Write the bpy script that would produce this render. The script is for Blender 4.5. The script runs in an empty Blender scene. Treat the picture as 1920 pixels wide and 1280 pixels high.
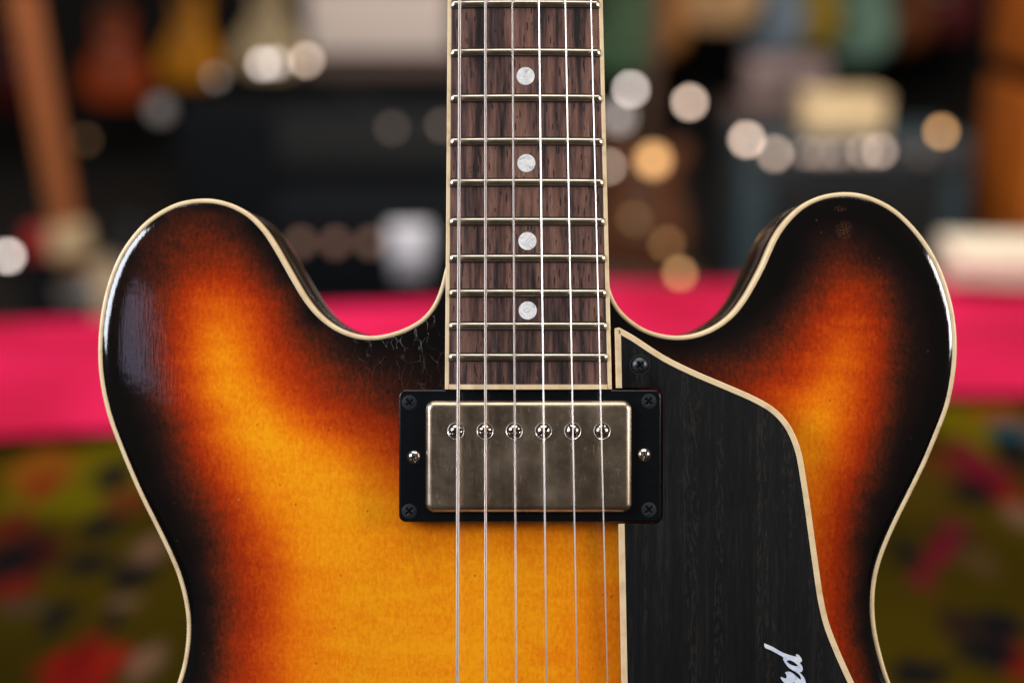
import bpy, bmesh, math, random
import numpy as np
from mathutils import Vector, Matrix, Euler
from mathutils.geometry import delaunay_2d_cdt
R = math.radians
SC = bpy.context.scene
COL = SC.collection
random.seed(4); RNG = np.random.RandomState(4)

# ------------------------------------------------------------------ camera
PITCH = 18.0                    # the guitar leans back, the camera faces it square on
D = 0.475                       # lens to the rim plane of the body
S = 0.351/1920                  # metres per photograph pixel on the rim plane
VB = (2985-640)*S               # height of picture centre above the guitar's foot
TABLE = 0.50
ROOT = Vector((0, 0, TABLE+0.0145))
ROT = Matrix.Rotation(R(90-PITCH), 4, 'X')
CAM = ROOT + ROT @ Vector((0, VB, D))
cd = bpy.data.cameras.new('camera'); cam = bpy.data.objects.new('camera', cd); COL.objects.link(cam)
cam.location = CAM; cam.rotation_euler = (R(90-PITCH), 0, 0)
cd.sensor_width = 36; cd.lens = 36*D/0.351; cd.clip_start = 0.02; cd.clip_end = 60
cd.dof.use_dof = True; cd.dof.focus_distance = D-0.010; cd.dof.aperture_fstop = 3.2
SC.camera = cam

# ------------------------------------------------------------------ world and lamps
w = bpy.data.worlds.new("World"); SC.world = w; w.use_nodes = True
bgn = w.node_tree.nodes['Background']; bgn.inputs[0].default_value = (0.75, 0.62, 0.52, 1); bgn.inputs[1].default_value = 0.078
def area(name, loc, target, sx, sy, power, col):
    l = bpy.data.lights.new(name, 'AREA'); l.shape = 'RECTANGLE'; l.size = sx; l.size_y = sy; l.energy = power; l.color = col
    o = bpy.data.objects.new(name, l); COL.objects.link(o); o.location = loc
    o.rotation_euler = (Vector(target)-Vector(loc)).to_track_quat('-Z', 'Y').to_euler()
    return o
CEN = ROOT + ROT @ Vector((0, VB, 0))
def loc_dir(az, el, dist):      # az to the right, el upwards, both off the guitar's own normal
    a, e = R(az), R(el)
    return CEN + (ROT.to_3x3() @ Vector((math.sin(a)*math.cos(e), math.sin(e), math.cos(a)*math.cos(e))))*dist
area('window_left', loc_dir(-61, 16, 1.5), CEN, 0.46, 0.80, 26, (0.86, 0.91, 1.0))
area('window_right', loc_dir(68, 10, 1.6), CEN, 0.36, 0.60, 20, (1.0, 0.96, 0.92))
area('ceiling_front', loc_dir(0, 71, 1.9), CEN, 2.2, 0.9, 33, (1.0, 0.95, 0.88))
area('sheen_lamp', loc_dir(-31, 2, 1.5), CEN, 0.17, 0.26, 0.26, (0.78, 0.70, 1.0))  # small lamp added only to lay a soft sheen patch on the left horn
area('ceiling_back', (0.2, 1.5, 2.6), (0.1, 3.6, 0.5), 2.8, 1.0, 80, (1.0, 0.90, 0.80))
SC.view_settings.view_transform = 'Standard'; SC.view_settings.look = 'None'
SC.view_settings.exposure = 0.0; SC.view_settings.gamma = 1.0
SC.render.engine = 'CYCLES'
SC.cycles.use_denoising = True
SC.cycles.max_bounces = 8
SC.cycles.sample_clamp_indirect = 4

# ------------------------------------------------------------------ helpers
def tag(o, label=None, cat=None, group=None, kind=None):
    if label: o['label'] = label
    if cat: o['category'] = cat
    if group: o['group'] = group
    if kind: o['kind'] = kind
    return o
def empty(name, loc=(0, 0, 0), rot=(0, 0, 0), parent=None):
    o = bpy.data.objects.new(name, None); COL.objects.link(o); o.location = loc; o.rotation_euler = rot
    o.empty_display_size = .02
    if parent: o.parent = parent
    return o
def mesh(name, v, f, mat=None, parent=None, smooth=True, angle=40):
    me = bpy.data.meshes.new(name); me.from_pydata([tuple(map(float, p)) for p in v], [], [tuple(map(int, q)) for q in f])
    bm = bmesh.new(); bm.from_mesh(me); bmesh.ops.remove_doubles(bm, verts=bm.verts, dist=1e-7)
    bmesh.ops.recalc_face_normals(bm, faces=bm.faces)
    bm.to_mesh(me); bm.free()
    if smooth:
        me.shade_smooth()
        if angle: me.set_sharp_from_angle(angle=R(angle))
    o = bpy.data.objects.new(name, me); COL.objects.link(o)
    if mat: me.materials.append(mat)
    if parent: o.parent = parent
    return o
class MB:
    def __init__(s): s.v = []; s.f = []
    def add(s, v, f):
        n = len(s.v); s.v += [tuple(p) for p in v]; s.f += [tuple(i+n for i in q) for q in f]
    def box(s, c, d, b=0.0, rot=None):
        bm = bmesh.new(); bmesh.ops.create_cube(bm, size=1)
        bmesh.ops.scale(bm, vec=d, verts=bm.verts)
        if b: bmesh.ops.bevel(bm, geom=bm.edges[:], offset=b, segments=3, affect='EDGES', profile=.5)
        if rot: bmesh.ops.rotate(bm, matrix=Euler(rot).to_matrix(), verts=bm.verts)
        bmesh.ops.translate(bm, vec=c, verts=bm.verts)
        bm.verts.index_update()
        s.add([v.co[:] for v in bm.verts], [[v.index for v in f.verts] for f in bm.faces]); bm.free(); return s
    def lathe(s, prof, c=(0, 0, 0), axis='Z', n=24):
        v = []; f = []
        for r, z in prof:
            for k in range(n):
                a = 2*math.pi*k/n; p = (r*math.cos(a), r*math.sin(a), z)
                if axis == 'Y': p = (p[0], -p[2], p[1])
                if axis == 'X': p = (p[2], p[0], p[1])
                v.append((p[0]+c[0], p[1]+c[1], p[2]+c[2]))
        for i in range(len(prof)-1):
            for k in range(n): f.append((i*n+k, i*n+(k+1) % n, (i+1)*n+(k+1) % n, (i+1)*n+k))
        f.append(tuple(range(n))); f.append(tuple(range((len(prof)-1)*n, len(prof)*n)))
        s.add(v, f); return s
    def tube(s, pts, r, n=10):
        v = []; f = []
        for i, p in enumerate(pts):
            p = Vector(p); t = (Vector(pts[min(i+1, len(pts)-1)])-Vector(pts[max(i-1, 0)])).normalized()
            a = t.cross(Vector((0, 0, 1))); a = a.normalized() if a.length > .05 else t.cross(Vector((1, 0, 0))).normalized()
            b = t.cross(a); rr = r[i] if isinstance(r, (list, tuple)) else r
            for k in range(n):
                q = 2*math.pi*k/n; v.append(tuple(p+(a*math.cos(q)+b*math.sin(q))*rr))
        for i in range(len(pts)-1):
            for k in range(n): f.append((i*n+k, i*n+(k+1) % n, (i+1)*n+(k+1) % n, (i+1)*n+k))
        f.append(tuple(range(n))); f.append(tuple(range((len(pts)-1)*n, len(pts)*n)))
        s.add(v, f); return s
    def build(s, name, mat, parent=None, angle=40): return mesh(name, s.v, s.f, mat, parent, True, angle)
def P(px, py, h=0.0):           # guitar-local point at height h whose picture position is (px, py)
    k = S*(D-h)/D
    return ((px-960)*k, -(py-640)*k+VB, h)
def P2(px, py, h=0.0): return P(px, py, h)[:2]
def BG(px, py, Z):              # world point at distance Z along the view axis
    k = 0.351/1920*Z/D
    return CAM + ROT.to_3x3() @ Vector(((px-960)*k, -(py-640)*k, -Z))
def catmull(pts, closed, step):
    P_ = np.array(pts, float); n = len(P_); out = []
    rng = range(n) if closed else range(n-1)
    for i in rng:
        g = (lambda j: P_[j % n]) if closed else (lambda j: P_[min(max(j, 0), n-1)])
        a, b, c, d = g(i-1), g(i), g(i+1), g(i+2)
        m = max(1, int(np.linalg.norm(c-b)/step))
        for k in range(m):
            t = k/m
            out.append(.5*((2*b)+(-a+c)*t+(2*a-5*b+4*c-d)*t*t+(-a+3*b-3*c+d)*t**3))
    if not closed: out.append(P_[-1])
    return np.array(out)
def smooth_closed(p, it):
    for _ in range(it): p = p*.5+(np.roll(p, 1, 0)+np.roll(p, -1, 0))*.25
    return p
def area2(p): x, y = p[:, 0], p[:, 1]; return .5*np.sum(x*np.roll(y, -1)-np.roll(x, -1)*y)
def normals_in(p, closed=True, sgn=None):
    if closed: e = np.roll(p, -1, 0)-p; e0 = np.roll(e, 1, 0)
    else:
        e = np.vstack([p[1:]-p[:-1], p[-1:]-p[-2:-1]]); e0 = np.vstack([e[:1], e[:-1]])
    e = e/np.maximum(1e-12, np.linalg.norm(e, axis=1))[:, None]; e0 = e0/np.maximum(1e-12, np.linalg.norm(e0, axis=1))[:, None]
    n1 = np.stack([-e[:, 1], e[:, 0]], 1); n0 = np.stack([-e0[:, 1], e0[:, 0]], 1)
    m = n1+n0; m /= np.maximum(1e-9, np.linalg.norm(m, axis=1))[:, None]
    m /= np.maximum(.35, np.sum(m*n1, 1))[:, None]
    if sgn is None: sgn = 1 if area2(p) > 0 else -1
    return m*sgn
def sweep(name, p, prof, mat, parent, closed=True, sgn=None, zoff=None, angle=50, capends=True):
    p = np.array(p, float); nn = normals_in(p, closed, sgn); n = len(p); v = []; f = []
    for a, b in prof:
        for i in range(n):
            z = b+(zoff[i] if zoff is not None else 0)
            v.append((p[i, 0]+nn[i, 0]*a, p[i, 1]+nn[i, 1]*a, z))
    for j in range(len(prof)-1):
        for i in range(n if closed else n-1):
            k = (i+1) % n; f.append((j*n+i, j*n+k, (j+1)*n+k, (j+1)*n+i))
    if not closed and capends:
        f.append(tuple(j*n for j in range(len(prof)))); f.append(tuple(j*n+n-1 for j in range(len(prof))))
    return mesh(name, v, f, mat, parent, True, angle)
def plate(name, p, h0, h1, bev, mat, parent, segs=3, angle=35):
    p = np.array(p, float); nn = normals_in(p); n = len(p); v = []; f = []
    rows = [(0, h0)]+[(bev*(1-math.cos(t)), h1-bev*(1-math.sin(t))) for t in np.linspace(0, math.pi/2, segs+1)]
    for a, z in rows:
        for i in range(n): v.append((p[i, 0]+nn[i, 0]*a, p[i, 1]+nn[i, 1]*a, z))
    for j in range(len(rows)-1):
        for i in range(n): k = (i+1) % n; f.append((j*n+i, j*n+k, (j+1)*n+k, (j+1)*n+i))
    f.append(tuple(range(n))); f.append(tuple(range((len(rows)-1)*n, len(rows)*n)))
    return mesh(name, v, f, mat, parent, True, angle)
def rrect(x0, y0, x1, y1, r, n=8):
    out = []
    for cx, cy, a0 in ((x1-r, y1-r, 0), (x0+r, y1-r, 90), (x0+r, y0+r, 180), (x1-r, y0+r, 270)):
        for k in range(n+1): a = R(a0+90*k/n); out.append((cx+r*math.cos(a), cy+r*math.sin(a)))
    return np.array(out)
# ---- materials
def new_mat(name, col=(.5, .5, .5), rough=.5, metal=0, coat=0, coat_r=.05, spec=.5):
    m = bpy.data.materials.new(name); m.use_nodes = True
    b = m.node_tree.nodes['Principled BSDF']
    b.inputs['Base Color'].default_value = (*col, 1); b.inputs['Roughness'].default_value = rough
    b.inputs['Metallic'].default_value = metal; b.inputs['Coat Weight'].default_value = coat
    b.inputs['Coat Roughness'].default_value = coat_r; b.inputs['Specular IOR Level'].default_value = spec
    return m
class NT:
    def __init__(s, m): s.m = m; s.t = m.node_tree; s.b = s.t.nodes['Principled BSDF']
    def n(s, typ, ins=None, **kw):
        x = s.t.nodes.new(typ)
        for k, v in kw.items(): setattr(x, k, v)
        for k, v in (ins or {}).items():
            if hasattr(v, 'is_output'): s.t.links.new(v, x.inputs[k])
            else: x.inputs[k].default_value = v
        return x
    def link(s, a, k): s.t.links.new(a, s.b.inputs[k])
    def coord(s, kind='Object', scale=(1, 1, 1), loc=(0, 0, 0)):
        c = s.n('ShaderNodeTexCoord'); return s.n('ShaderNodeMapping', {'Vector': c.outputs[kind], 'Scale': scale, 'Location': loc}).outputs[0]
    def noise(s, vec, scale, detail=4, rough=.5, dist=0): return s.n('ShaderNodeTexNoise', {'Vector': vec, 'Scale': scale, 'Detail': detail, 'Roughness': rough, 'Distortion': dist}).outputs[0]
    def ramp(s, fac, stops, interp='LINEAR'):
        r = s.n('ShaderNodeValToRGB', {'Fac': fac}); e = r.color_ramp; e.interpolation = interp
        while len(e.elements) > 1: e.elements.remove(e.elements[-1])
        for i, (p, c) in enumerate(stops):
            el = e.elements[0] if i == 0 else e.elements.new(p)
            el.position = p; el.color = (*c, 1) if len(c) == 3 else c
        return r.outputs[0]
    def math(s, op, a, b=0.0, c=0.0, clamp=False):
        x = s.n('ShaderNodeMath', operation=op, use_clamp=clamp)
        for i, v in enumerate((a, b, c)):
            if hasattr(v, 'is_output'): s.t.links.new(v, x.inputs[i])
            else: x.inputs[i].default_value = v
        return x.outputs[0]
    def mix(s, fac, a, b, mode='MIX'):
        x = s.n('ShaderNodeMix', data_type='RGBA', blend_type=mode)
        for k, v in ((0, fac), (6, a), (7, b)):
            if hasattr(v, 'is_output'): s.t.links.new(v, x.inputs[k])
            else: x.inputs[k].default_value = v if k == 0 else (*v, 1)
        return x.outputs[2]
    def bump(s, h, strength, dist, to='Normal'):
        x = s.n('ShaderNodeBump', {'Height': h, 'Strength': strength, 'Distance': dist}); s.link(x.outputs[0], to); return x.outputs[0]
def g(v): return (v, v, v)

def m_top():
    m = new_mat('sunburst lacquer', rough=.6, coat=1, coat_r=.085, spec=.0); t = NT(m)
    a = t.n('ShaderNodeAttribute', attribute_name='burst').outputs['Fac']
    c = t.coord()
    grain = t.noise(t.coord(scale=(1, .35, 1)), 900, 3, .6)
    fl = t.noise(t.coord(scale=(1, .8, 1)), 800, 5, .75)
    big = t.noise(c, 45, 3, .5)
    v = t.math('ADD', a, t.math('MULTIPLY', t.math('SUBTRACT', fl, .5), .33))
    v = t.math('ADD', v, t.math('MULTIPLY', t.math('SUBTRACT', grain, .5), .20))
    v = t.math('ADD', v, t.math('MULTIPLY', t.math('SUBTRACT', big, .5), .08))
    fig = t.noise(t.coord(scale=(.22, 1, 1)), 130, 3, .55, .4)
    v = t.math('ADD', v, t.math('MULTIPLY', t.math('SUBTRACT', fig, .5), .17))
    # the speckle fades out in the black rim
    k = t.math('MULTIPLY', a, 5.0, clamp=True)
    v = t.math('ADD', a, t.math('MULTIPLY', t.math('SUBTRACT', v, a), k))
    colr = t.ramp(v, [(0, (.0035, .0028, .003)), (.08, (.012, .0055, .0045)), (.19, (.048, .010, .005)), (.33, (.150, .017, .004)), (.48, (.34, .026, .003)),
                      (.63, (.54, .066, .003)), (.78, (.70, .138, .003)), (.90, (.80, .225, .004)), (1, (.86, .33, .006))])
    # dark flecks
    vo = t.n('ShaderNodeTexVoronoi', {'Vector': t.coord(scale=(1, .8, 1)), 'Scale': 260.0}, feature='F1')
    fk = t.math('MULTIPLY', t.math('LESS_THAN', vo.outputs['Distance'], .10), t.math('GREATER_THAN', t.noise(c, 160, 2), .60))
    colr = t.mix(t.math('MULTIPLY', fk, .5), colr, (.10, .02, .005))
    # lacquer checking by the neck joint
    def spot(px, py, rad, sx=1.0, sy=1.0):
        x, y = P2(px, py)
        sub = t.n('ShaderNodeVectorMath', {0: c, 1: (x, y, 0)}, operation='SUBTRACT').outputs[0]
        sub = t.n('ShaderNodeVectorMath', {0: sub, 1: (1/(rad*sx), 1/(rad*sy), 0)}, operation='MULTIPLY').outputs[0]
        ln = t.n('ShaderNodeVectorMath', {0: sub}, operation='LENGTH').outputs['Value']
        return t.math('SUBTRACT', 1.0, ln, clamp=True)
    wob = t.n('ShaderNodeVectorMath', {0: c, 1: t.n('ShaderNodeVectorMath', {0: t.n('ShaderNodeTexNoise', {'Vector': c, 'Scale': 220.0}).outputs['Color'], 1: (.004, .004, 0)}, operation='MULTIPLY').outputs[0]}, operation='ADD').outputs[0]
    wob = t.n('ShaderNodeMapping', {'Vector': wob, 'Scale': (1, .40, 1)}).outputs[0]
    cr = t.n('ShaderNodeTexVoronoi', {'Vector': wob, 'Scale': 330.0}, feature='DISTANCE_TO_EDGE').outputs['Distance']
    line = t.math('LESS_THAN', cr, .016)
    msk = t.math('MULTIPLY', spot(755, 672, .019, 1.15, 1.0), 3.2, clamp=True)
    msk = t.math('MULTIPLY', msk, t.math('MULTIPLY', t.math('SUBTRACT', t.noise(c, 260, 2), .38), 5.0, clamp=True))
    colr = t.mix(t.math('MULTIPLY', t.math('MULTIPLY', line, msk), .13), colr, (.22, .19, .17))
    # worn speckled patch and scattered nicks
    sp = t.math('MULTIPLY', t.math('MULTIPLY', spot(1581, 432, .0036), 1.0, clamp=True), t.math('GREATER_THAN', t.noise(c, 2600, 1), .55))
    sp2 = t.math('MULTIPLY', spot(1574, 392, .0022, 1.2, .6), t.math('GREATER_THAN', t.noise(c, 2600, 1), .58))
    colr = t.mix(t.math('MULTIPLY', t.math('MAXIMUM', sp, sp2), .45), colr, (.30, .10, .05))
    nk = t.n('ShaderNodeTexVoronoi', {'Vector': t.coord(scale=(1, .6, 1)), 'Scale': 90.0}, feature='F1').outputs['Distance']
    nk = t.math('MULTIPLY', t.math('LESS_THAN', nk, .02), t.math('GREATER_THAN', t.noise(c, 60, 1), .50))
    colr = t.mix(t.math('MULTIPLY', nk, .4), colr, (.45, .38, .30))
    t.link(colr, 'Base Color')
    hb = t.noise(t.coord(scale=(1, .12, 1)), 1100, 3, .6)
    hc = t.noise(c, 120, 2, .5)
    h = t.math('ADD', t.math('MULTIPLY', hb, .5), t.math('MULTIPLY', hc, 1.0))
    h = t.math('SUBTRACT', h, t.math('MULTIPLY', t.math('MULTIPLY', line, msk), .5))
    bn = t.bump(h, .30, .00022, 'Coat Normal')
    t.bump(hb, .15, .0001)
    return m
def m_rosewood():
    m = new_mat('rosewood', rough=.50, spec=.35); t = NT(m)
    wv = t.coord(scale=(1, .035, 1)); c2 = t.coord(scale=(1, .05, 1), loc=(.3, .1, 0))
    a = t.noise(wv, 250, 4, .66, .25); b = t.noise(c2, 520, 4, .6)
    fine = t.noise(t.coord(scale=(1, .12, 1)), 1500, 3, .6)
    v = t.math('ADD', t.math('MULTIPLY', a, .62), t.math('MULTIPLY', b, .38))
    col = t.ramp(v, [(.36, (.013, .009, .0095)), (.43, (.034, .021, .020)), (.47, (.080, .040, .034)), (.53, (.150, .073, .056)), (.64, (.24, .120, .084))])
    col = t.mix(.8, col, t.ramp(fine, [(.3, g(.55)), (.7, g(1.15))]), 'MULTIPLY')
    po = t.n('ShaderNodeTexVoronoi', {'Vector': t.coord(scale=(1, .17, 1)), 'Scale': 900.0, 'Randomness': 1.0}, feature='F1').outputs['Distance']
    pm = t.math('MULTIPLY', t.math('LESS_THAN', po, .26), t.math('GREATER_THAN', t.noise(t.coord(scale=(1, .3, 1)), 500, 2), .47))
    col = t.mix(t.math('MULTIPLY', pm, .85), col, (.008, .006, .006))
    t.link(col, 'Base Color'); t.bump(t.math('SUBTRACT', fine, t.math('MULTIPLY', pm, 1.5)), .5, .00012)
    return m
def m_ebony():
    m = new_mat('black stained wood', rough=.6, spec=.35); t = NT(m)
    v = t.noise(t.coord(scale=(1, .03, 1)), 240, 5, .7); f = t.noise(t.coord(scale=(1, .10, 1)), 1600, 3, .6)
    col = t.ramp(t.math('ADD', t.math('MULTIPLY', v, .6), t.math('MULTIPLY', f, .4)), [(.35, (.0035, .0040, .0045)), (.52, (.0066, .0070, .0075)), (.62, (.013, .0125, .012)), (.74, (.032, .024, .017))])
    worn = t.math('MULTIPLY', t.math('GREATER_THAN', t.noise(t.coord(scale=(1, .025, 1), loc=(.2, .3, 0)), 120, 3), .57), t.math('GREATER_THAN', t.noise(t.coord(scale=(1, .2, 1)), 1500, 2), .55))
    col = t.mix(t.math('MULTIPLY', worn, .12), col, (.085, .055, .03))
    t.link(col, 'Base Color'); t.bump(f, .35, .0001)
    return m
def m_nickel():
    m = new_mat('aged nickel', (.40, .35, .295), .24, 1); t = NT(m)
    c = t.coord(); n1 = t.noise(c, 60, 5, .65); n2 = t.noise(c, 900, 3, .6); st = t.noise(t.coord(scale=(1, .06, 1)), 700, 3, .6)
    t.link(t.mix(t.math('MULTIPLY', t.math('SUBTRACT', n1, .3), 1.6, clamp=True), (.36, .285, .215), (.52, .43, .34)), 'Base Color')
    r = t.math('ADD', .13, t.math('MULTIPLY', n1, .36)); r = t.math('ADD', r, t.math('MULTIPLY', n2, .08))
    def scratches(rot, sc, wd, seed, st_):
        cc = t.n('ShaderNodeMapping', {'Vector': t.n('ShaderNodeTexCoord').outputs['Object'], 'Rotation': (0, 0, R(rot)), 'Scale': (1, st_, 1), 'Location': (seed, seed, 0)}).outputs[0]
        v = t.noise(cc, sc, 1, .4)
        return t.math('MULTIPLY', t.math('LESS_THAN', t.math('ABSOLUTE', t.math('SUBTRACT', v, .5)), wd), t.math('GREATER_THAN', t.noise(t.coord(loc=(seed, 0, 0)), 190, 2), .56))
    s_ = t.math('ADD', scratches(8, 520, .0035, .1, .10), t.math('ADD', scratches(-38, 450, .0030, .4, .12), scratches(63, 450, .0030, .7, .12)), clamp=True)
    r = t.math('ADD', r, t.math('MULTIPLY', s_, .10)); t.link(r, 'Roughness')
    cb_ = t.mix(t.math('MULTIPLY', t.math('SUBTRACT', n1, .3), 1.6, clamp=True), (.42, .325, .235), (.60, .485, .365)); t.link(t.mix(t.math('MULTIPLY', s_, .16), cb_, (.95, .90, .80)), 'Base Color')
    h = t.math('ADD', t.math('MULTIPLY', st, .25), t.math('ADD', t.math('MULTIPLY', n2, .15), t.math('MULTIPLY', s_, -.25)))
    t.bump(h, .32, .00005)
    return m
def m_cream(name='aged cream plastic', dirt=.5):
    m = new_mat(name, (.80, .62, .38), .38, coat=.4, coat_r=.15); t = NT(m)
    v = t.noise(t.coord(), 170, 4, .6)
    t.link(t.ramp(v, [(.3, (.60, .43, .24)), (.48, (.74, .56, .33)), (.7, (.80, .62, .38))]), 'Base Color')
    return m
def m_pearl():
    m = new_mat('mother of pearl', rough=.25, coat=.6); t = NT(m)
    v = t.noise(t.coord(scale=(1, 1, 1)), 260, 2, .5, 2.2)
    t.link(t.ramp(v, [(.32, (.52, .53, .56)), (.44, (.82, .81, .79)), (.52, (.66, .68, .72)), (.60, (.94, .92, .88)), (.7, (.74, .74, .76))]), 'Base Color')
    t.bump(v, .3, .0003); return m
def m_plain(name, col, rough=.5, metal=0, coat=0, var=.25, scale=60, bump=0):
    m = new_mat(name, col, rough, metal, coat); t = NT(m)
    n = t.noise(t.coord(), scale, 4, .6)
    t.link(t.mix(1.0, col, t.ramp(n, [(.3, g(1-var)), (.7, g(1+var*.4))]), 'MULTIPLY'), 'Base Color')
    if bump: t.bump(n, .4, bump)
    return m
def m_wound():
    m = new_mat('wound nickel string', (.62, .56, .50), .32, 1); t = NT(m)
    c = t.coord(); wv = t.n('ShaderNodeTexWave', {'Vector': c, 'Scale': 1150.0, 'Distortion': 0.0}, wave_type='BANDS', bands_direction='Y').outputs['Fac']
    t.link(t.mix(wv, (.30, .26, .24), (.68, .61, .57)), 'Base Color'); t.bump(wv, .5, .00006); return m
M = dict(top=m_top(), rose=m_rosewood(), ebony=m_ebony(), nickel=m_nickel(), cream=m_cream(), pearl=m_pearl(), wound=m_wound(),
         plain_string=new_mat('plain steel string', (.95, .92, .88), .38, 1),
         fret=m_plain('fret nickel', (.54, .47, .38), .30, 1, var=.2, scale=400),
         black=m_plain('black plastic', (.0035, .0045, .006), .25, 0, .25, var=.2, scale=300),
         blackscrew=m_plain('black oxide screw', (.035, .039, .044), .36, .5, var=.2, scale=900),
         chrome=m_plain('worn screw nickel', (.72, .67, .62), .17, 1, var=.35, scale=900),
         side=m_plain('dark brown lacquer', (.020, .008, .005), .3, 0, 1, var=.5, scale=30),
         neck=m_plain('dark cherry lacquer', (.03, .008, .005), .3, 0, 1, var=.3, scale=40),
         rim=new_mat('bright rim', (.95, .90, .82), .3, 1), pole=m_plain('coppery pole screw', (.62, .50, .41), .2, 1, var=.4, scale=700),
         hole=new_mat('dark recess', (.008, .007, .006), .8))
NT(M['side']).b.inputs['Coat Roughness'].default_value = .15
for k_, v_ in (('black', .22), ('ebony', .10)): NT(M[k_]).b.inputs['Specular IOR Level'].default_value = v_

# ------------------------------------------------------------------ setting (room, table, cloths)
def plane_hit(px, py, z):
    d = (BG(px, py, 1.0)-CAM); k = (z-CAM.z)/d.z; return CAM+d*k
wood_dark = m_plain('dark floorboards', (.008, .0055, .0045), .9, var=.5, scale=6)
tag(mesh('floor', [(-6, -3, 0), (6, -3, 0), (6, 7, 0), (-6, 7, 0)], [(0, 1, 2, 3)], wood_dark), kind='structure')
wall_m = m_plain('dark brown wall paint', (.006, .0045, .004), .95, var=.5, scale=2)
tag(mesh('wall', [(-6, 5.5, 0), (6, 5.5, 0), (6, 5.5, 3.2), (-6, 5.5, 3.2)], [(0, 1, 2, 3)], wall_m), kind='structure')

# table turned slightly in plan
A_l = plane_hit(0, 606, TABLE+.03); A_r = plane_hit(1920, 508, TABLE+.03)
B_l = plane_hit(0, 828, TABLE+.012); B_r = plane_hit(1920, 742, TABLE+.012)
ux = (A_r-A_l).normalized(); ux.z = 0; ux.normalize(); uy = Vector((-ux.y, ux.x, 0))
def tw(a, b, z): q = A_l + ux*a + uy*b; return (q.x, q.y, z)       # a along the far edge, b away from the camera
wid = (A_r-A_l).length
table = empty('display_table', tw(wid/2, -1.0, 0), (0, 0, math.atan2(ux.y, ux.x)))
tag(table, 'low display table covered with floral and pink cloth behind the guitar', 'table')
tb = M['black']
tbl_wood = m_plain('table wood', (.12, .06, .03), .5, var=.4, scale=12)
MB().box((0, 0, TABLE-.026), (wid+1.2, 2.2, .03), .004).build('tabletop', tbl_wood, table)
for sx in (-1, 1):
    for sy in (-1, 1): MB().box((sx*(wid/2+.5), sy*1.0, (TABLE-.042)/2), (.07, .07, TABLE-.042), .004).build('leg', tbl_wood, table)
# floral cloth : printed pattern held per vertex, gentle creases
def cloth(name, a0, a1, b0, b1, z, nx, ny, fn, mat, thick=.004, drop=None, color=None):
    v = []; f = []; cols = []
    for j in range(ny+1):
        for i in range(nx+1):
            a = a0+(a1-a0)*i/nx; b = b0+(b1-b0)*j/ny
            bb, zz = b, z+fn(a, b)
            if drop and j > ny-6: k = (j-(ny-6)); bb = b0+(b1-b0)*(ny-6)/ny+.012*min(k, 2); zz = z-.02*max(0, k-1)
            p = tw(a, bb, zz); v.append(p)
            if color is not None: cols.append(color(p[0], p[1]))
    for j in range(ny):
        for i in range(nx): q = j*(nx+1)+i; f.append((q, q+1, q+nx+2, q+nx+1))
    me = bpy.data.meshes.new(name); me.from_pydata(v, [], f); me.shade_smooth()
    if color is not None:
        at = me.color_attributes.new('print', 'FLOAT_COLOR', 'POINT')
        at.data.foreach_set('color', np.array([(*c, 1) for c in cols], np.float32).ravel())
    o = bpy.data.objects.new(name, me); COL.objects.link(o); me.materials.append(mat)
    s = o.modifiers.new('thickness', 'SOLIDIFY'); s.thickness = thick; s.offset = 1 if False else -1
    return o
spots = []   # printed flowers, read off where the cloth lies
def spot(px, py, rx, ry, col, soft=.35):
    c = plane_hit(px, py, TABLE); ex = (plane_hit(px+rx, py, TABLE)-c).length; ey = (plane_hit(px, py-ry, TABLE)-c).length
    spots.append((c.x, c.y, ex, ey, col, soft))
RED = (.27, .012, .008); CRM = (.17, .009, .022); DK = (.010, .010, .012); TAN = (.22, .12, .07); TEAL = (.005, .09, .14); OLV = (.16, .13, .004); GRN = (.03, .04, .010); ORG = (.30, .09, .01)
for a in ((150, 905, 150, 60, OLV), (80, 880, 60, 35, ORG), (80, 915, 35, 24, (.25, .03, .01)), (200, 880, 60, 50, OLV), (205, 890, 30, 20, (.12, .05, .02)),
          (215, 895, 34, 28, DK), (240, 940, 40, 26, (.16, .035, .012)), (20, 985, 32, 28, (.13, .012, .01)), (35, 1050, 75, 55, (.05, .010, .010)), (20, 1050, 45, 30, DK), (25, 1105, 40, 28, (.16, .018, .01)),
          (190, 985, 34, 26, DK), (165, 1055, 45, 22, DK), (250, 1075, 42, 32, DK), (285, 1032, 26, 24, TAN), (225, 1137, 24, 22, TAN), (45, 1140, 40, 14, (.08, .05, .03)),
          (105, 1160, 24, 34, DK), (155, 1258, 78, 44, (.22, .010, .007)), (112, 1256, 30, 46, RED), (152, 1240, 34, 46, (.19, .009, .006)), (196, 1250, 32, 42, RED), (206, 1240, 22, 34, (.32, .018, .010)), (155, 1235, 12, 45, (.20, .012, .01)), (210, 1160, 18, 22, DK), (270, 1250, 26, 34, TAN),
          (1800, 790, 60, 55, OLV), (1870, 775, 60, 26, ORG), (1820, 860, 34, 34, CRM), (1850, 890, 50, 26, CRM), (1895, 812, 32, 18, TEAL), (1900, 850, 36, 30, DK), (1760, 870, 26, 26, (.14, .03, .01)), (1820, 925, 55, 22, DK),
          (1895, 940, 26, 22, RED), (1915, 970, 30, 22, TAN), (1780, 1010, 40, 18, DK), (1782, 1005, 20, 16, (.16, .012, .02)), (1764, 1035, 22, 18, CRM), (1745, 1064, 24, 18, CRM), (1727, 1092, 24, 18, CRM), (1790, 990, 26, 20, (.12, .02, .02)), (1700, 1040, 24, 34, DK),
          (1835, 1060, 30, 30, (.10, .055, .02)), (1870, 1180, 50, 30, DK), (1800, 1180, 40, 30, (.03, .015, .012)), (1915, 1250, 30, 40, RED), (1720, 1265, 60, 22, DK), (1850, 1230, 60, 30, DK), (1690, 900, 80, 50, (.08, .05, .006))):
    spot(*a)
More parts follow.
